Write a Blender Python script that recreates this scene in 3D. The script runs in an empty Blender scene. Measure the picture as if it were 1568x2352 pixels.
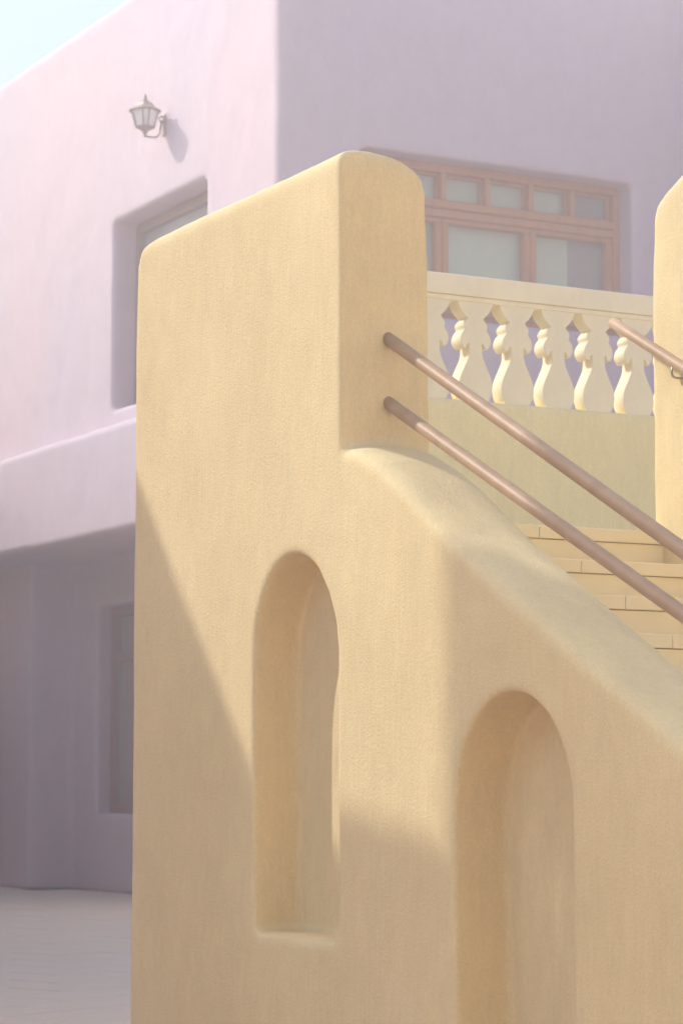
import bpy, bmesh, math, random
from mathutils import Vector, Matrix, noise
random.seed(7)
PI = math.pi
S = bpy.context.scene
C = S.collection

# ------------------------------------------------------------------ camera
AZ = math.radians(28.46)                       # heading, clockwise from +Y
PITCH = math.atan(614 / 5657)
cam_d = bpy.data.cameras.new('camera')
cam = bpy.data.objects.new('camera', cam_d)
C.objects.link(cam)
cam.location = (0, 0, 1.33)
cam.rotation_euler = (PI / 2 + PITCH, 0, -AZ)
cam_d.sensor_fit = 'VERTICAL'
cam_d.sensor_height = 36.0
cam_d.lens = 36.0 * 5657 / 2352
cam_d.clip_end = 500
cam_d.dof.use_dof = True
cam_d.dof.focus_distance = 8.6
cam_d.dof.aperture_fstop = 8.0
S.camera = cam

# ------------------------------------------------------------------ light
SUN = Vector((-0.4525, 0.6345, 0.6245)).normalized()
elev = math.asin(SUN.z)
rot = math.atan2(SUN.x, SUN.y)
W = bpy.data.worlds.new('World')
S.world = W
W.use_nodes = True
wn = W.node_tree
bg = wn.nodes['Background']
sky = wn.nodes.new('ShaderNodeTexSky')
sky.sky_type = 'NISHITA'
sky.sun_disc = False
sky.sun_elevation = elev
sky.sun_rotation = rot
sky.air_density = 1.2
sky.dust_density = 2.7
sky.ozone_density = 2.4
wn.links.new(sky.outputs[0], bg.inputs[0])
bg.inputs[1].default_value = 0.15
ld = bpy.data.lights.new('sun', 'SUN')
ld.energy = 2.0
ld.angle = math.radians(0.55)
ld.color = (1.0, 0.945, 0.88)
sun = bpy.data.objects.new('sun', ld)
C.objects.link(sun)
sun.location = (-10, 14, 20)
sun.rotation_euler = (-SUN).to_track_quat('-Z', 'Y').to_euler()
S.view_settings.view_transform = 'Standard'
S.view_settings.look = 'None'
S.view_settings.gamma = 1
S.view_settings.use_curve_mapping = False
S.view_settings.exposure = 1.42
S.cycles.max_bounces = 10
S.cycles.diffuse_bounces = 7
HAZE = 0.027

# ------------------------------------------------------------------ materials
def newmat(name):
    m = bpy.data.materials.new(name)
    m.use_nodes = True
    nt = m.node_tree
    return m, nt, nt.nodes['Principled BSDF']

def node(nt, t, **kw):
    n = nt.nodes.new(t)
    for k, v in kw.items():
        setattr(n, k, v)
    return n

def tex(nt, scale, sc=(1, 1, 1), detail=3, rough=0.55):
    tc = node(nt, 'ShaderNodeTexCoord')
    mp = node(nt, 'ShaderNodeMapping')
    mp.inputs['Scale'].default_value = sc
    nz = node(nt, 'ShaderNodeTexNoise')
    nz.inputs['Scale'].default_value = scale
    nz.inputs['Detail'].default_value = detail
    nz.inputs['Roughness'].default_value = rough
    nt.links.new(tc.outputs['Object'], mp.inputs[0])
    nt.links.new(mp.outputs[0], nz.inputs['Vector'])
    return nz

def ramp(nt, src, c0, c1, p0=0.35, p1=0.65):
    r = node(nt, 'ShaderNodeValToRGB')
    r.color_ramp.elements[0].color = (*c0, 1)
    r.color_ramp.elements[1].color = (*c1, 1)
    r.color_ramp.elements[0].position = p0
    r.color_ramp.elements[1].position = p1
    nt.links.new(src, r.inputs[0])
    return r

def mul(nt, a, b, fac=1.0):
    x = node(nt, 'ShaderNodeMix', data_type='RGBA', blend_type='MULTIPLY')
    x.inputs[0].default_value = fac
    nt.links.new(a, x.inputs[6])
    nt.links.new(b, x.inputs[7])
    return x.outputs[2]

def stucco(name, ca, cb, scale=1.2, grain=0.75, streak=0.32, bump=0.003, spec=0.2, gr=(0.9, 1.05)):
    """hand trowelled plaster: slow colour drift, vertical brush streaks, sandy grain"""
    m, nt, b = newmat(name)
    slow = tex(nt, scale, (1, 1, 0.7), 2)
    base = ramp(nt, slow.outputs[0], ca, cb, 0.3, 0.7)
    st = tex(nt, 55, (1, 1, 0.13), 3, 0.6)
    sr = ramp(nt, st.outputs[0], (gr[0],) * 3, (gr[1],) * 3, 0.3, 0.62)
    gn = tex(nt, 130, (1, 1, 0.8), 3, 0.7)
    g2 = ramp(nt, gn.outputs[0], (gr[0],) * 3, (gr[1],) * 3, 0.3, 0.62)
    c = mul(nt, base.outputs[0], sr.outputs[0], streak)
    c = mul(nt, c, g2.outputs[0], grain)
    mt = tex(nt, 5.5, (1, 1, 0.6), 5, 0.7)
    c = mul(nt, c, ramp(nt, mt.outputs[0], (0.91,) * 3, (1.05,) * 3, 0.33, 0.66).outputs[0], 0.6)
    nt.links.new(c, b.inputs['Base Color'])
    b.inputs['Roughness'].default_value = 0.85
    b.inputs['Specular IOR Level'].default_value = spec
    add = node(nt, 'ShaderNodeMath', operation='MULTIPLY_ADD')
    add.inputs[1].default_value = 0.9
    nt.links.new(st.outputs[0], add.inputs[0])
    nt.links.new(gn.outputs[0], add.inputs[2])
    bp = node(nt, 'ShaderNodeBump')
    bp.inputs['Strength'].default_value = 1.0
    bp.inputs['Distance'].default_value = bump
    nt.links.new(add.outputs[0], bp.inputs['Height'])
    nt.links.new(bp.outputs[0], b.inputs['Normal'])
    return m

def simple(name, c0, c1, scale, rough=0.6, sc=(1, 1, 1), bump=0.0, metal=0.0, spec=0.5):
    m, nt, b = newmat(name)
    n = tex(nt, scale, sc, 4)
    r = ramp(nt, n.outputs[0], c0, c1, 0.3, 0.7)
    nt.links.new(r.outputs[0], b.inputs['Base Color'])
    b.inputs['Roughness'].default_value = rough
    b.inputs['Metallic'].default_value = metal
    b.inputs['Specular IOR Level'].default_value = spec
    if bump:
        bp = node(nt, 'ShaderNodeBump')
        bp.inputs['Distance'].default_value = bump
        nt.links.new(n.outputs[0], bp.inputs['Height'])
        nt.links.new(bp.outputs[0], b.inputs['Normal'])
    return m

M_YEL = stucco('yellow_plaster', (0.74, 0.605, 0.325), (0.79, 0.655, 0.365), 1.4)
M_YGR = stucco('bounce_lit_yellow_plaster', (0.89, 0.77, 0.42), (0.91, 0.80, 0.46), 1.4)  # landing wall only: bounced light put into a brighter, greener yellow
M_CRM = stucco('cream_balustrade_paint', (0.88, 0.80, 0.57), (0.90, 0.83, 0.61), 2.0, 0.2, 0.1, 0.0008)
M_PUR = stucco('lilac_plaster', (0.61, 0.545, 0.635), (0.70, 0.565, 0.595), 0.22, 0.3, 0.25, 0.002)
M_STEP = simple('sand_stone_step', (0.82, 0.71, 0.46), (0.85, 0.75, 0.50), 9, 0.7, bump=0.001, spec=0.3)
M_GRND = simple('pale_paving_stone', (0.82, 0.69, 0.54), (0.86, 0.73, 0.59), 3, 0.8, bump=0.001, spec=0.3)
M_BNC = simple('warm_bounce_paving', (0.78, 0.52, 0.31), (0.83, 0.57, 0.36), 2, 0.85)
M_JNT = simple('paving_joint', (0.62, 0.51, 0.38), (0.66, 0.55, 0.42), 30, 0.9)
M_RAIL = simple('rosy_wood_handrail', (0.37, 0.24, 0.13), (0.46, 0.31, 0.18), 14, 0.52, (1, 1, 1), 0.0006, 0.0, 0.4)
M_FRAME = simple('orange_brown_wood', (0.50, 0.225, 0.055), (0.60, 0.29, 0.08), 20, 0.55, (1, 1, 0.2), 0.0004)
M_GREYWOOD = simple('greyed_wood', (0.32, 0.20, 0.12), (0.38, 0.25, 0.16), 12, 0.6, (1, 1, 0.2))
M_BRN = simple('brown_shutter', (0.36, 0.165, 0.09), (0.42, 0.20, 0.12), 3, 0.8, (1, 4, 0.2))
M_CURT = simple('grey_green_curtain', (0.58, 0.68, 0.42), (0.64, 0.74, 0.47), 2.5, 0.8, (5, 1, 0.2))
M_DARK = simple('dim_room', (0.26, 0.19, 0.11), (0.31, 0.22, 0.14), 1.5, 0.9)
M_METAL = simple('weathered_bronze_paint', (0.36, 0.27, 0.21), (0.43, 0.33, 0.27), 30, 0.45, metal=0.3)
M_BRASS = simple('dull_brass', (0.42, 0.33, 0.18), (0.5, 0.4, 0.24), 20, 0.35, metal=0.6)
M_OCH = stucco('ochre_plaster', (0.87, 0.43, 0.16), (0.89, 0.48, 0.20), 0.5)
M_CRH = stucco('pale_apricot_plaster', (0.84, 0.72, 0.48), (0.88, 0.76, 0.52), 0.5)
M_MILK = simple('frosted_glass', (0.88, 0.88, 0.88), (0.92, 0.92, 0.92), 6, 0.3)
def glassmat():
    m, nt, b = newmat('window_glass')
    b.inputs['Base Color'].default_value = (0.86, 0.93, 0.9, 1)
    b.inputs['Roughness'].default_value = 0.06
    b.inputs['Alpha'].default_value = 0.14
    b.inputs['Specular IOR Level'].default_value = 0.5
    return m
M_GLASS = glassmat()

# ------------------------------------------------------------------ helpers
def tag(o, label=None, cat=None, group=None, kind=None):
    if label: o['label'] = label
    if cat: o['category'] = cat
    if group: o['group'] = group
    if kind: o['kind'] = kind
    return o

def empty(name, loc, label, cat, group=None):
    o = bpy.data.objects.new(name, None)
    C.objects.link(o)
    o.location = loc
    o.empty_display_size = 0.2
    return tag(o, label, cat, group)

def link(name, me, mat=None, parent=None, smooth=False):
    o = bpy.data.objects.new(name, me)
    C.objects.link(o)
    if mat is not None:
        me.materials.clear()
        me.materials.append(mat)
    if parent is not None:
        o.parent = parent
        o.matrix_parent_inverse = Matrix.Translation(-world_loc(parent))
    if smooth:
        for p in me.polygons: p.use_smooth = True
    return o

def world_loc(o):
    return o.location.copy() if o.type == 'EMPTY' else Vector((0, 0, 0))

def fin(name, bm, mat, parent=None, smooth=False):
    bmesh.ops.recalc_face_normals(bm, faces=bm.faces)
    me = bpy.data.meshes.new(name)
    bm.to_mesh(me)
    bm.free()
    return link(name, me, mat, parent, smooth)

def box(bm, x0, x1, y0, y1, z0, z1, bev=0.0, seg=1):
    r = bmesh.ops.create_cube(bm, size=1)
    vs = r['verts']
    for v in vs:
        v.co = ((x0 + x1) / 2 + v.co.x * (x1 - x0), (y0 + y1) / 2 + v.co.y * (y1 - y0), (z0 + z1) / 2 + v.co.z * (z1 - z0))
    if bev:
        es = list({e for v in vs for e in v.link_edges})
        bmesh.ops.bevel(bm, geom=es, offset=bev, segments=seg, profile=0.5, affect='EDGES')

def bx(name, dims, mat, parent=None, bev=0.0, seg=1):
    bm = bmesh.new()
    box(bm, *dims, bev, seg)
    return fin(name, bm, mat, parent)

def prism(bm, pts, axis, a, b):
    """extrude a polygon along an axis; pts are in the other two axes, in order"""
    def mk(p, t):
        if axis == 0: return (t, p[0], p[1])
        if axis == 1: return (p[0], t, p[1])
        return (p[0], p[1], t)
    v0 = [bm.verts.new(mk(p, a)) for p in pts]
    v1 = [bm.verts.new(mk(p, b)) for p in pts]
    n = len(pts)
    bm.faces.new(v0)
    bm.faces.new(v1[::-1])
    for i in range(n):
        bm.faces.new((v0[i], v0[(i + 1) % n], v1[(i + 1) % n], v1[i]))

def tube(bm, pts, r, n=20, cap=True, rend=None):
    rings = []
    for i, p in enumerate(pts):
        p = Vector(p)
        d = (Vector(pts[min(i + 1, len(pts) - 1)]) - Vector(pts[max(i - 1, 0)])).normalized()
        u = d.cross(Vector((0, 0, 1)))
        if u.length < 1e-4: u = Vector((1, 0, 0))
        u.normalize()
        w = u.cross(d)
        rr = r if not isinstance(r, (list, tuple)) else r[i]
        rings.append([bm.verts.new(p + (u * math.cos(a) + w * math.sin(a)) * rr) for a in [2 * PI * k / n for k in range(n)]])
    for a, b in zip(rings, rings[1:]):
        for k in range(n):
            bm.faces.new((a[k], a[(k + 1) % n], b[(k + 1) % n], b[k]))
    if cap:
        bm.faces.new(rings[0][::-1])
        bm.faces.new(rings[-1])

def lathe(bm, prof, n=6, loc=(0, 0, 0), ph=0.0, angs=None):
    rings = []
    angs = angs or [ph + 2 * PI * k / n for k in range(n)]
    n = len(angs)
    for r, z in prof:
        rings.append([bm.verts.new((loc[0] + r * math.cos(angs[k]), loc[1] + r * math.sin(angs[k]), loc[2] + z)) for k in range(n)])
    for a, b in zip(rings, rings[1:]):
        for k in range(n):
            bm.faces.new((a[k], a[(k + 1) % n], b[(k + 1) % n], b[k]))
    bm.faces.new(rings[0][::-1])
    bm.faces.new(rings[-1])

def tmp(bm):
    bmesh.ops.recalc_face_normals(bm, faces=bm.faces)
    me = bpy.data.meshes.new('tmp')
    bm.to_mesh(me)
    bm.free()
    o = bpy.data.objects.new('tmp', me)
    C.objects.link(o)
    return o

def evaluated(o):
    dg = bpy.context.evaluated_depsgraph_get()
    dg.update()
    me = bpy.data.meshes.new_from_object(o.evaluated_get(dg))
    return me

def booleans(o, ops):
    for kind, t in ops:
        m = o.modifiers.new('b', 'BOOLEAN')
        m.operation = kind
        m.solver = 'EXACT'
        m.object = t
    me = evaluated(o)
    for kind, t in ops:
        if t.name in bpy.data.objects: bpy.data.objects.remove(t)
    bpy.data.objects.remove(o)
    r = bpy.data.objects.new('tmp', me)
    C.objects.link(r)
    return r

def soft(o, voxel, iters, amp=0.0, amp2=0.0, fac=0.5):
    """remesh, round the edges and let the plaster undulate by hand"""
    m = o.modifiers.new('r', 'REMESH')
    m.mode = 'VOXEL'
    m.voxel_size = voxel
    s = o.modifiers.new('s', 'SMOOTH')
    s.iterations = iters
    s.factor = fac
    me = evaluated(o)
    bpy.data.objects.remove(o)
    if amp:
        ns = [v.normal.copy() for v in me.vertices]
        for v, n in zip(me.vertices, ns):
            c = v.co
            d = amp * noise.noise(Vector((c.x * 2.1, c.y * 2.1, c.z * 1.6))) + amp2 * noise.noise(Vector((c.x * 11 + 5, c.y * 11, c.z * 7)))
            v.co = c + n * d
    me.name = 'plaster'
    for p in me.polygons: p.use_smooth = True
    return me

# ================================================================== GROUND
g = bx('ground', (-60, 90, -30, 130, -0.5, -0.014), M_JNT)
tag(g, 'pale stone paved ground of the courtyard', kind='structure')
# flagstones where the courtyard shows between the stair wall and the lilac house
A = math.radians(24)
ca, sa = math.cos(A), math.sin(A)
cnt = 0
LEN, DEP = 0.92, 0.46
fx, fy = math.sin(AZ), math.cos(AZ)
for j in range(-60, 90):
    for i in range(-40, 60):
        u = (i + (0.5 if j % 2 else 0)) * LEN
        v = j * DEP
        x, y = 6 + u * ca - v * sa, 18 + u * sa + v * ca
        zc = x * fx + y * fy
        xc = x * fy - y * fx
        if zc < 12.3 or y > 28.6 + (1.5 if x < 11.4 else -0.3) or x > 12.0: continue
        if xc / zc < -0.150 - 0.5 / zc or xc / zc > -0.078 + 0.35 / zc: continue
        if cnt >= 290: continue
        bm = bmesh.new()
        gp = 0.005
        hw, hd = LEN / 2 - gp, DEP / 2 - gp
        box(bm, -hw, hw, -hd, hd, -0.03, 0, 0.004, 1)
        o = fin('paving_slab', bm, M_GRND, g)
        o.matrix_parent_inverse = Matrix()
        o.location = (x, y, random.uniform(-0.002, 0.002))
        o.rotation_euler = (random.uniform(-.002, .002), random.uniform(-.002, .002), A)
        cnt += 1

# surrounding paving outside the view is tinted orange to bounce warm light: one broad sheet with a hole over the slabs
bm = bmesh.new()
for (x0, x1, y0, y1) in ((-60, 2.6, -30, 130), (13.5, 90, -30, 130), (2.6, 13.5, -30, 10.3), (2.6, 13.5, 34, 130)):
    vs = [bm.verts.new((x, y, -0.006)) for x, y in ((x0, y0), (x1, y0), (x1, y1), (x0, y1))]
    bm.faces.new(vs)
pv = fin('paving', bm, M_BNC)
tag(pv, 'unseen paving around the buildings, tinted orange for warm bounce light', kind='structure')

# ================================================================== LILAC HOUSE
house = empty('lilac_house', (10.89, 21.4, 0), 'pale lilac plastered house with flat roof behind the yellow staircase', 'house')
bm = bmesh.new(); box(bm, 10.89, 24, 21.4, 46, 3.98, 10.235, 0.09, 3); body = tmp(bm)
bm = bmesh.new(); box(bm, 11.65, 23.9, 21.41, 45.9, 0, 4.5); b2 = tmp(bm)
bm = bmesh.new(); box(bm, 11.08, 12.5, 28.45, 45.8, 0, 4.3, 0.03, 2); b3 = tmp(bm)
bm = bmesh.new(); box(bm, 11.2, 12.5, 21.41, 22.4, 0, 4.3, 0.03, 2); b4 = tmp(bm)
bm = bmesh.new(); box(bm, 10.54, 11.6, 21.38, 45.9, 4.0, 5.215, 0.075, 3); b5 = tmp(bm)
bm = bmesh.new(); box(bm, 15.95, 21, 17.5, 22, 0, 10.2, 0.09, 3); b6 = tmp(bm)
bm = bmesh.new(); box(bm, 10.0, 11.28, 23.10, 25.545, 5.50, 7.66); c1 = tmp(bm)      # upper window opening
bm = bmesh.new(); box(bm, 11.82, 15.16, 21.0, 21.90, 6.045, 7.72); c2 = tmp(bm)      # big window opening
bm = bmesh.new(); box(bm, 11.0, 11.95, 25.6, 27.72, 0.93, 3.41); c3 = tmp(bm)        # ground floor window opening
h = booleans(body, [('UNION', b2), ('UNION', b3), ('UNION', b4), ('UNION', b5), ('UNION', b6), ('DIFFERENCE', c1), ('DIFFERENCE', c2), ('DIFFERENCE', c3)])
me = soft(h, 0.042, 1, 0.010, 0.003)
wall = link('wall', me, M_PUR, house, True)

# big window in the shaded wall
def window_front(parent, xs, z0, z1, zr0, zr1, yf, yg):
    """window in a wall that faces -Y"""
    w = bx('window', (xs[0], xs[-1], yf + 0.03, yg + 0.12, z0, z0 + 0.09), M_FRAME, parent, 0.006)
    w['label'] = 'orange brown framed window with small top panes over three large casements'
    def f(n, d, b=0.008): return bx(n, d, M_FRAME, w, b)
    f('frame', (xs[0], xs[-1], yf, yg + 0.08, z1 - 0.085, z1))
    f('frame', (xs[0], xs[0] + 0.085, yf, yg + 0.08, z0, z1 - 0.086))
    f('frame', (xs[-1] - 0.085, xs[-1], yf, yg + 0.08, z0, z1 - 0.086))
    a, b = xs[0] + 0.086, xs[-1] - 0.086
    zm = (zr0 + zr1) / 2
    f('rail', (a, b, yf - 0.015, yg + 0.06, zm + 0.008, zr1), 0.012)
    f('rail', (a, b, yf + 0.02, yg + 0.06, zm - 0.003, zm + 0.007), 0.001)
    f('rail', (a, b, yf - 0.005, yg + 0.06, zr0 + 0.005, zm - 0.004), 0.012)
    # transom posts and panes
    tx = [12.42, 12.945, 13.485, 14.03, 14.555]
    for t in tx: f('mullion', (t - 0.03, t + 0.03, yf, yg + 0.05, zr1 + 0.001, z1 - 0.087))
    e = [a] + [v for t in tx for v in (t - 0.03, t + 0.03)] + [b]
    for k in range(0, len(e), 2):
        x0, x1 = e[k], e[k + 1]
        sb = 0.028
        for d in ((x0 + .001, x1 - .001, zr1 + .002, zr1 + sb), (x0 + .001, x1 - .001, z1 - .088 - sb, z1 - .088)):
            f('sash', (d[0], d[1], yg - .03, yg + .03, d[2], d[3]), 0.003)
        for d in ((x0 + .001, x0 + sb), (x1 - sb, x1 - .001)):
            f('sash', (d[0], d[1], yg - .028, yg + .028, zr1 + sb + .001, z1 - .089 - sb), 0.003)
        bx('pane', (x0 + .01, x1 - .01, yg - .003, yg + .003, zr1 + .01, z1 - .1), M_GLASS, w)
    # casements
    e = [a, 12.93, 12.935, 14.02, 14.025, b]
    for k in range(0, 6, 2):
        x0, x1 = e[k], e[k + 1]
        sb = 0.078
        f('sash', (x0, x1, yf + .02, yg + .03, zr0 - sb + 0.03, zr0 + .004), 0.008)
        f('sash', (x0, x1, yf + .02, yg + .03, z0 + .092, z0 + .092 + sb), 0.008)
        for d in ((x0, x0 + sb), (x1 - sb, x1)):
            f('sash', (d[0], d[1], yf + .018, yg + .028, z0 + .093 + sb, zr0 - sb + 0.029), 0.012)
        bx('pane', (x0 + .02, x1 - .02, yg - .003, yg + .003, z0 + .11, zr0 - .02), M_GLASS, w)
    return w
wA = window_front(house, [11.82, 15.16], 6.045, 7.72, 7.15, 7.335, 21.64, 21.74)
# grey green blinds hang behind the glass up to the last casement
bx('blind', (11.83, 14.60, 21.83, 21.835, 6.1, 7.70), M_CURT, wA)
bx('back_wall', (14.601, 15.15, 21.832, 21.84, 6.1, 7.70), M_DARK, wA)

# upper side window and ground floor window in the wall that faces -X
def window_side(parent, xf, y0, y1, z0, z1, zr, label, FM, BM):
    w = bx('window', (xf, xf + .09, y0, y1, z1 - .12, z1), FM, parent, 0.006)
    w['label'] = label
    def f(n, d): return bx(n, d, FM, w, 0.006)
    f('frame', (xf, xf + .09, y0, y0 + .1, z0, z1 - .121))
    f('frame', (xf, xf + .09, y1 - .1, y1, z0, z1 - .121))
    f('frame', (xf, xf + .09, y0 + .101, y1 - .101, z0, z0 + .1))
    f('rail', (xf + .01, xf + .08, y0 + .101, y1 - .101, zr, zr + .09))
    ym = (y0 + y1) / 2
    f('mullion', (xf + .005, xf + .085, ym - .05, ym + .05, z0 + .101, zr - .001))
    for a, b in ((y0 + .101, ym - .051), (ym + .051, y1 - .101)):
        bx('pane', (xf + .04, xf + .046, a, b, z0 + .101, zr - .001), M_GLASS, w)
    bx('pane', (xf + .04, xf + .046, y0 + .101, y1 - .101, zr + .091, z1 - .121), M_GLASS, w)
    bx('blind', (xf + .1, xf + .105, y0, y1, z0, z1), BM, w)
    return w
window_side(house, 11.165, 23.10, 25.545, 5.50, 7.66, 7.0, 'shaded wooden window deep in the sunlit lilac wall', M_GREYWOOD, M_DARK)
window_side(house, 11.835, 25.6, 27.72, 0.93, 3.41, 2.75, 'shaded brown wooden window in the ground floor wall', M_BRN, M_BRN)

# ================================================================== LANTERN
LX, LY, LZ = 10.655, 24.16, 8.42
lan = empty('wall_lantern', (10.88, LY, LZ), 'metal wall lantern with frosted panes on the sunlit lilac wall', 'lantern')
PH = math.radians(12)
OCT = [math.radians(251 + 90 * (k // 2) + (-15 if k % 2 == 0 else 15)) for k in range(8)]
def hexr(r, z, k): return Vector((LX + r * math.cos(OCT[k % 8]), LY + r * math.sin(OCT[k % 8]), LZ + z))
bm = bmesh.new()
lathe(bm, [(.155, .178), (.178, .172), (.182, .182), (.150, .205), (.105, .232), (.085, .262), (.05, .285), (.032, .292)], 8, (LX, LY, LZ), 0, OCT)
roof = fin('roof', bm, M_METAL, lan)
bm = bmesh.new()
lathe(bm, [(.02, .286), (.03, .298), (.028, .31), (.014, .325), (.022, .338), (.014, .352), (.004, .378)], 10, (LX, LY, LZ), 0)
fin('finial', bm, M_METAL, roof, True)
bm = bmesh.new()
lathe(bm, [(.006, -.118), (.016, -.105), (.014, -.09), (.024, -.07), (.03, -.05), (.07, -.025), (.108, -.008), (.112, .004), (.1, .006)], 8, (LX, LY, LZ), 0, OCT)
fin('base', bm, M_METAL, lan)
for k in range(8):
    bm = bmesh.new()
    tube(bm, [hexr(.104, .004, k), hexr(.150, .178, k)], 0.0095, 6)
    fin('corner_bar', bm, M_METAL, lan)
    bm = bmesh.new()
    a, b = hexr(.098, .007, k), hexr(.098, .007, k + 1)
    c, d = hexr(.143, .176, k + 1), hexr(.143, .176, k)
    vs = [bm.verts.new(p) for p in (a, b, c, d)]
    n = (b - a).cross(d - a).normalized() * 0.004
    v2 = [bm.verts.new(p - n) for p in (a, b, c, d)]
    bm.faces.new(vs); bm.faces.new(v2[::-1])
    for q in range(4): bm.faces.new((vs[q], vs[(q + 1) % 4], v2[(q + 1) % 4], v2[q]))
    fin('pane', bm, M_MILK, lan)
bm = bmesh.new()
box(bm, 10.865, 10.895, LY - .045, LY + .045, LZ - .07, LZ + .17, 0.012, 2)
fin('backplate', bm, M_METAL, lan)
bm = bmesh.new()
tube(bm, [(LX, LY, LZ - .10), (LX + .06, LY, LZ - .105), (LX + .13, LY, LZ - .10), (LX + .17, LY, LZ - .06), (LX + .185, LY, LZ + .02), (LX + .20, LY, LZ + .09), (10.88, LY, LZ + .11)], 0.012, 8)
tube(bm, [(LX + .19, LY, LZ + .07), (LX + .165, LY, LZ + .12), (LX + .19, LY, LZ + .15), (10.875, LY, LZ + .13)], 0.010, 8)
fin('bracket', bm, M_METAL, lan, True)

# ================================================================== YELLOW STAIRCASE
st = empty('staircase', (5.2, 6.5, 0), 'pale yellow plastered outdoor staircase with arched niches, tall pier and stone steps', 'staircase')
XL, XI, XR = 4.09, 4.455, 6.085
# left pier: two profiles crossed
bm = bmesh.new()
prism(bm, [(9.356, -.05), (9.35, 3.40), (9.342, 3.47), (9.315, 3.525), (9.27, 3.552), (9.2, 3.568), (9.1, 3.59), (8.9, 3.6), (7.62, 3.6), (7.585, 3.585), (7.566, 3.55), (7.56, 3.5), (7.556, 2.6), (7.56, -.05)], 0, 4.0, 4.6)
pA = tmp(bm)
bm = bmesh.new()
prism(bm, [(4.09, -.05), (4.09, 3.52), (4.097, 3.545), (4.12, 3.566), (4.16, 3.576), (4.22, 3.578), (4.29, 3.570), (4.36, 3.550), (4.405, 3.522), (4.432, 3.486), (4.443, 3.43), (4.449, 3.3), (4.458, 2.6), (XI, -.05)], 1, 7.5, 9.4)
pB = tmp(bm)
pier = booleans(pA, [('INTERSECT', pB)])
# sloping parapet
prof = [(7.75, 2.53), (7.57, 2.508), (7.45, 2.485), (7.3, 2.42), (7.15, 2.335), (7.0, 2.235), (6.82, 2.12), (6.4, 1.885), (6.0, 1.668), (5.56, 1.435), (5.0, 1.13), (4.3, 0.76), (4.05, 0.66), (3.9, .6)]
def parapet(x0, x1, prof, flip=False):
    w = x1 - x0
    stn = [(0, -.045), (.02, -.018), (.06, -.003), (.12, 0.004), (w - .10, .0), (w - .05, -.012), (w - .012, -.032), (w, -.055)]
    bm = bmesh.new()
    top, bot = [], []
    for dx, dz in stn:
        top.append([bm.verts.new((x0 + dx, y, z + dz)) for y, z in prof])
        bot.append([bm.verts.new((x0 + dx, y, -.05)) for y, z in prof])
    n, m = len(stn), len(prof)
    for i in range(n - 1):
        for j in range(m - 1):
            bm.faces.new((top[i][j], top[i][j + 1], top[i + 1][j + 1], top[i + 1][j]))
            bm.faces.new((bot[i][j], bot[i + 1][j], bot[i + 1][j + 1], bot[i][j + 1]))
        bm.faces.new((top[i][0], top[i + 1][0], bot[i + 1][0], bot[i][0]))
        bm.faces.new((top[i][-1], bot[i][-1], bot[i + 1][-1], top[i + 1][-1]))
    for j in range(m - 1):
        bm.faces.new((top[0][j], bot[0][j], bot[0][j + 1], top[0][j + 1]))
        bm.faces.new((top[-1][j], top[-1][j + 1], bot[-1][j + 1], bot[-1][j]))
    return tmp(bm)
par = parapet(XL + 0.0015, XI - 0.002, prof)
def niche(yl, yr, zs, za, zb, depth):
    """arched niche cutter; yl far edge, yr near edge, springing zs, apex za, sill zb"""
    c, r = (yl + yr) / 2, (yl - yr) / 2
    pts = [(yr, zb), (yl - .012, zb)]
    for k in range(21):
        a = PI * k / 20
        pts.append((c + r * math.cos(a), zs + (za - zs) * math.sin(a) ** 0.92))
    bm = bmesh.new()
    prism(bm, pts, 0, XL - .2, XL + depth)
    return tmp(bm)
n1 = niche(8.235, 7.60, 1.745, 2.145, 0.775, 0.195)
n2 = niche(6.80, 6.125, 1.20, 1.60, 0.235, 0.21)
# the near jamb of the first niche is cut slightly wider above, with a slanted lower arris
bm = bmesh.new(); prism(bm, [(7.583, 1.70), (7.595, 1.64), (7.65, 1.60), (7.9, 1.6), (7.9, 2.0), (7.66, 2.0), (7.60, 1.88), (7.583, 1.78)], 0, XL - .2, XL + .19); n1b = tmp(bm)
bm = bmesh.new(); prism(bm, [(XL - .05, 7.535), (XL - .05, 7.66), (XL + .035, 7.612), (XL, 7.568)], 2, 0.80, 1.64); n1c = tmp(bm)
# sill slopes outwards a little
bm = bmesh.new(); prism(bm, [(XL - .05, .80), (XL + .10, .80), (XL + .05, .775), (XL - .05, .745)], 1, 7.60, 8.20); n1d = tmp(bm)
sw = booleans(pier, [('UNION', par), ('DIFFERENCE', n1), ('DIFFERENCE', n1b), ('DIFFERENCE', n1c), ('DIFFERENCE', n1d), ('DIFFERENCE', n2)])
me = soft(sw, 0.0125, 5, 0.006, 0.0014)
link('side_wall', me, M_YEL, st, True)

# right pier and parapet
bm = bmesh.new()
prism(bm, [(8.475, -.05), (8.465, 3.0), (8.445, 3.70), (8.425, 3.765), (8.36, 3.805), (8.219, 3.865), (8.0, 3.97), (7.85, 4.03), (7.6, 4.05), (7.2, 4.05), (7.14, 4.03), (7.12, 3.97), (7.12, 2.9), (7.1, -.05)], 0, XR, XR + .38)
rp = tmp(bm)
rpar = parapet(XR + .0015, XR + .378, [(y, z) for y, z in [(7.2, 2.34), (7.05, 2.27), (6.8, 2.11), (6.0, 1.668), (5.0, 1.13), (4.3, .76), (3.9, .6)]])
rw = booleans(rp, [('UNION', rpar)])
me = soft(rw, 0.016, 3, 0.006, 0.003)
o = link('side_wall', me, M_YEL, st, True)
o['label'] = 'right hand yellow pier with a sloping rounded top'

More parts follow.
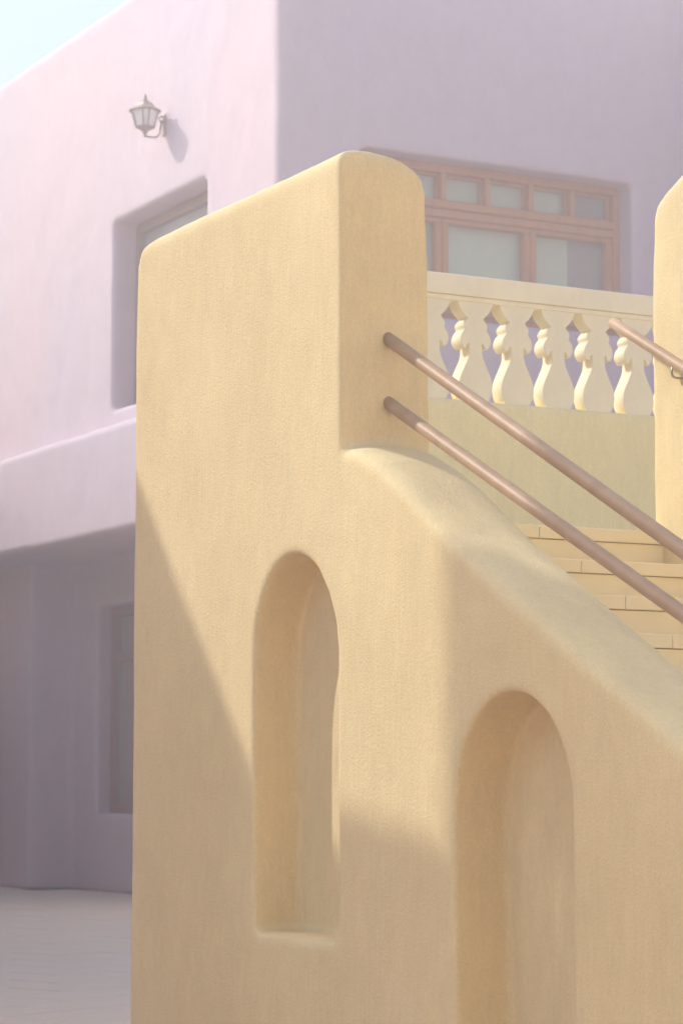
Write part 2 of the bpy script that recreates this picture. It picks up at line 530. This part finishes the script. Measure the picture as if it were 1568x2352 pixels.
# steps
RIS, TRD = 0.164, 0.30
YN, ZN = 8.39, 2.36
core = [(9.3, -.05), (9.3, ZN - .055)]
zk, yk = ZN - .055, YN + .025
for k in range(15):
    core.append((yk, zk))
    zk -= RIS
    core.append((yk, max(zk, 0.0)))
    yk -= TRD
    if zk <= 0: break
core.append((core[-1][0], -.05))
bm = bmesh.new(); prism(bm, core, 0, XI - .10, XR + .05)
fin('stair_core', bm, M_STEP, st)
for k in range(14):
    y0, z1 = YN - TRD * k, ZN - RIS * k
    if z1 < .05: break
    yb = y0 + TRD + .03 if k else y0 + 0.34
    for a, b in ((XI - .02, 5.4625), (5.4655, XR + .01)):
        bx('tread', (a, b, y0, yb - 0.003, z1 - .052, z1), M_STEP, st, 0.004, 2)
    for a, b in ((XI - .02, 5.27), (5.272, XR + .01)):
        bx('riser', (a, b, y0 + .014, y0 + .024, z1 - RIS + .001, z1 - .055), M_STEP, st, 0.001)
# landing slabs and floor
bx('landing', (4.5, 9.5, YN + .35, 9.84, ZN - .06, ZN - .002), M_STEP, st, 0.003)
bx('landing', (4.64, 9.5, 9.842, 10.31, ZN - .06, ZN - .002), M_STEP, st, 0.003)
bx('landing_support', (XR + .39, 9.5, 8.5, 10.29, -.05, ZN - .062), M_YEL, st)
YB = 10.3
# wall below the balustrade
bm = bmesh.new(); box(bm, 4.62, 9.6, YB - .02, YB + .22, -.05, 3.195); lw = tmp(bm)
me = soft(lw, 0.022, 2, 0.006, 0.003)
link('landing_wall', me, M_YGR, st, True)

# ================================================================== BALUSTRADE
bal = empty('balustrade', (6.8, YB + .05, 3.19), 'cream balustrade with urn-shaped balusters along the stair landing', 'balustrade')
P = [(.064, 3.028), (.080, 3.060), (.086, 3.080), (.0875, 3.098), (.085, 3.124), (.077, 3.148), (.064, 3.175), (.050, 3.203), (.040, 3.225), (.035, 3.245), (.033, 3.268), (.034, 3.290), (.038, 3.297), (.046, 3.286), (.052, 3.272), (.060, 3.271), (.070, 3.280), (.079, 3.296), (.0805, 3.312), (.075, 3.332), (.064, 3.348), (.055, 3.357), (.060, 3.366), (.063, 3.374), (.060, 3.385), (.051, 3.397), (.0395, 3.409), (.050, 3.418), (.064, 3.431), (.076, 3.446), (.084, 3.460), (.091, 3.478), (.096, 3.506)]
bm = bmesh.new()
pts = [(w, z) for w, z in P] + [(-w, z) for w, z in reversed(P)]
KB = 1.0957
v0 = [bm.verts.new((w * KB, -.046, (z - 3.03) * KB)) for w, z in pts]
v1 = [bm.verts.new((w * KB, .046, (z - 3.03) * KB)) for w, z in pts]
n = len(pts)
f0 = bm.faces.new(v0); f1 = bm.faces.new(v1[::-1])
for i in range(n): bm.faces.new((v0[i], v0[(i + 1) % n], v1[(i + 1) % n], v1[i]))
bmesh.ops.recalc_face_normals(bm, faces=bm.faces)
es = [e for e in bm.edges if all(abs(v.co.y - e.verts[0].co.y) < 1e-6 for v in e.verts)]
bmesh.ops.bevel(bm, geom=es, offset=0.0025, segments=2, profile=0.5, affect='EDGES', clamp_overlap=True)
bme = bpy.data.meshes.new('baluster'); bm.to_mesh(bme); bm.free()
bme.materials.append(M_CRM)
for p in bme.polygons: p.use_smooth = abs(p.normal.y) < 0.5
for k in range(-6, 14):
    x = 6.831 + k * 0.2449
    if x < 4.7 or x > 9.2: continue
    o = bpy.data.objects.new('baluster', bme)
    C.objects.link(o)
    o.parent = bal
    o.matrix_parent_inverse = Matrix.Translation(-Vector(bal.location))
    o.location = (x, YB + .046, 3.193)
bm = bmesh.new()
box(bm, 4.62, 9.3, YB - .015, YB + .14, 3.716, 3.820, 0.006, 2)
tr = fin('top_rail', bm, M_CRM, bal)
bx('moulding', (4.621, 9.3, YB - .006, YB + .12, 3.690, 3.715), M_CRM, tr, 0.004, 2)

# ================================================================== HANDRAILS
def handrail(name, x, p0, p1, r, label, group, inset=0.03, round_end=False):
    (y0, z0), (y1, z1) = p0, p1
    e = empty(name, (x, y0, z0), label, 'handrail', group)
    d = Vector((0, y1 - y0, z1 - z0)).normalized()
    a = Vector((x, y0, z0)) - d * inset
    b = Vector((x, y1, z1))
    bm = bmesh.new()
    pts, rs = [a], [r]
    if round_end:
        pts, rs = [], []
        for k in range(6):
            t = PI / 2 * k / 5
            pts.append(a + d * (r * .6 * (1 - math.cos(PI / 2 - t)) )); rs.append(max(r * math.sin(t), 0.001))
    for k in range(1, 24):
        q = a.lerp(b, k / 24); pts.append(q + Vector((0, 0, 0.0012 * noise.noise(q * 3)))); rs.append(r)
    pts.append(b); rs.append(r)
    tube(bm, pts, rs, 32)
    fin('rail', bm, M_RAIL, e, True)
    return e, d
SL = (1.975 - 2.893) / (5.823 - 7.558)
RR = 0.0238
def at(y, y0, z0): return z0 - SL * (y0 - y)
G = 'paired handrails on the left side of the stair'
for y0, z0, z6, lab in ((7.558, 2.893, 1.996, 'upper rosy brown wooden handrail running from the tall yellow pier'), (7.555, 2.660, 1.806, 'lower rosy brown wooden handrail running from the tall yellow pier')):
    SL = (z6 - z0) / (5.825 - y0)
    e, d = handrail('handrail', 4.29, (y0, z0), (4.2, at(4.2, y0, z0)), RR, lab, G)
    for y in (5.2, 4.4):
        bm = bmesh.new()
        zt = at(y, y0, z0)
        tube(bm, [(4.29, y, zt - .01), (4.29, y, zt - (.23 if z0 > 2.8 else .25) + (0.02 if z0 > 2.8 else 0))], 0.009, 10)
        fin('post', bm, M_BRASS, e, True)
S3 = (3.285 - 3.016) / (8.641 - 8.145)
e, d = handrail('handrail', XR - .07, (8.645, 3.287), (4.6, 3.287 - S3 * (8.645 - 4.6)), RR, 'short stretch of wooden handrail on a bracket at the right yellow pier', None, 0.0, True)
for yb in (8.215, 7.0, 5.6):
    zb = 3.287 - S3 * (8.645 - yb)
    bm = bmesh.new()
    tube(bm, [(XR - .012, yb, zb - .068), (XR + .02, yb, zb - .068)], 0.033, 28)
    br = fin('rosette', bm, M_BRASS, e, True)
    bm = bmesh.new()
    tube(bm, [(XR + .01, yb, zb - .068), (XR - .055, yb + .004, zb - .068), (XR - .068, yb + .006, zb - .062), (XR - .072, yb + .007, zb - .05), (XR - .071, yb + .004, zb - .015)], 0.0055, 10)
    fin('bracket', bm, M_BRASS, e, True)

# ================================================================== HOUSES BESIDE THE COURTYARD (out of view; they throw the shade, the last one bounces sunlight)
def block(bm, pts, z0, z1): prism(bm, pts, 2, z0, z1)
def shade_house(name, footprints, label, mat, windows):
    cx = footprints[0][0][0]
    e = empty(name, (cx[0], cx[1], 0), label, 'house')
    for pts, top in footprints:
        bm = bmesh.new()
        block(bm, pts, -.05, top)
        bmesh.ops.recalc_face_normals(bm, faces=bm.faces)
        bmesh.ops.bevel(bm, geom=list(bm.edges), offset=0.05, segments=2, profile=0.5, affect='EDGES')
        fin('wall', bm, mat, e)
    for (c, d, n, w, hh) in windows:
        c, d, n = Vector(c), Vector(d).normalized(), Vector(n).normalized()
        bm = bmesh.new()
        q = [c + d * a + Vector((0, 0, b)) for a, b in ((-w / 2, 0), (w / 2, 0), (w / 2, hh), (-w / 2, hh))]
        vs = [bm.verts.new(p + n * .05) for p in q]; v2 = [bm.verts.new(p - n * .05) for p in q]
        bm.faces.new(vs); bm.faces.new(v2[::-1])
        for i in range(4): bm.faces.new((vs[i], vs[(i + 1) % 4], v2[(i + 1) % 4], v2[i]))
        fin('shutter', bm, M_FRAME, e)
    return e
CO = Vector((-0.91, 15.24))
E1 = Vector((1, -.17)).normalized()
E2 = Vector((.134, 1)).normalized()
Pp = CO - E2 * 1.13
T = 8.28
def v2(p): return (p.x, p.y)
E1b = Vector((E2.y, -E2.x))
wing = [v2(CO), v2(CO + E1 * 1.5), v2(CO + E1 * 1.5 + E2 * 2.6), v2(CO + E2 * 2.6 - E1 * 5), v2(CO - E1 * 5)]
west = [v2(CO - E1 * .01), v2(CO - E1 * 4.9), v2(Pp - E1b * 3.9), v2(Pp)]
tower = [v2(Pp), v2(Pp - E1b * 4), v2(Pp - E1b * 4 - E2 * 3), v2(Pp - E2 * 3)]
shade_house('ochre_house', [(wing, T), (west, T + .003), (tower, 10.7)], 'ochre plastered corner house with a taller block beside the courtyard', M_OCH,
            [((Pp.x - E2.x * 2.5, Pp.y - E2.y * 2.5, z), (E2.x, E2.y, 0), (E1b.x, E1b.y, 0), 1.1, 1.5) for z in (1.2, 5.0)])
shade_house('cream_house', [([(5.5, 16), (5.5, 31), (2.0, 31), (2.0, 16)], 6.4), ([(9.6, 28.5), (9.6, 34.5), (5.4, 34.5), (5.4, 28.5)], 5.42)], 'low pale apricot house along the courtyard facing the lilac house', M_CRH,
            [((9.6, y, z), (0, 1, 0), (1, 0, 0), 1.1, 1.5) for y in (30.5, 32.8) for z in (1.2,)])

shade_house('reflector_house', [([(-12, -8), (22, -8), (22, -15), (-12, -15)], 12.0)], 'unseen sunlit house behind the viewer, added to bounce light', M_CRH,
            [((x, -8, z), (1, 0, 0), (0, 1, 0), 1.1, 1.5) for x in (-5, 0, 5, 10) for z in (1.2, 5.0)])  # unseen block added as a reflector, warms the faces turned from the sun

# ================================================================== AIR
if HAZE:
    hz = bx('haze', (-62, 92, -32, 132, -1.6, 12.4), None)
    m = bpy.data.materials.new('haze'); m.use_nodes = True
    nt = m.node_tree
    for n in list(nt.nodes):
        if n.type == 'BSDF_PRINCIPLED': nt.nodes.remove(n)
    pv = nt.nodes.new('ShaderNodeVolumePrincipled')
    pv.inputs['Color'].default_value = (1.0, 0.88, 0.82, 1)
    pv.inputs['Density'].default_value = HAZE
    nt.links.new(pv.outputs[0], [n for n in nt.nodes if n.type == 'OUTPUT_MATERIAL'][0].inputs['Volume'])
    hz.data.materials.clear(); hz.data.materials.append(m)
    tag(hz, 'thin pale haze in the air', kind='stuff')
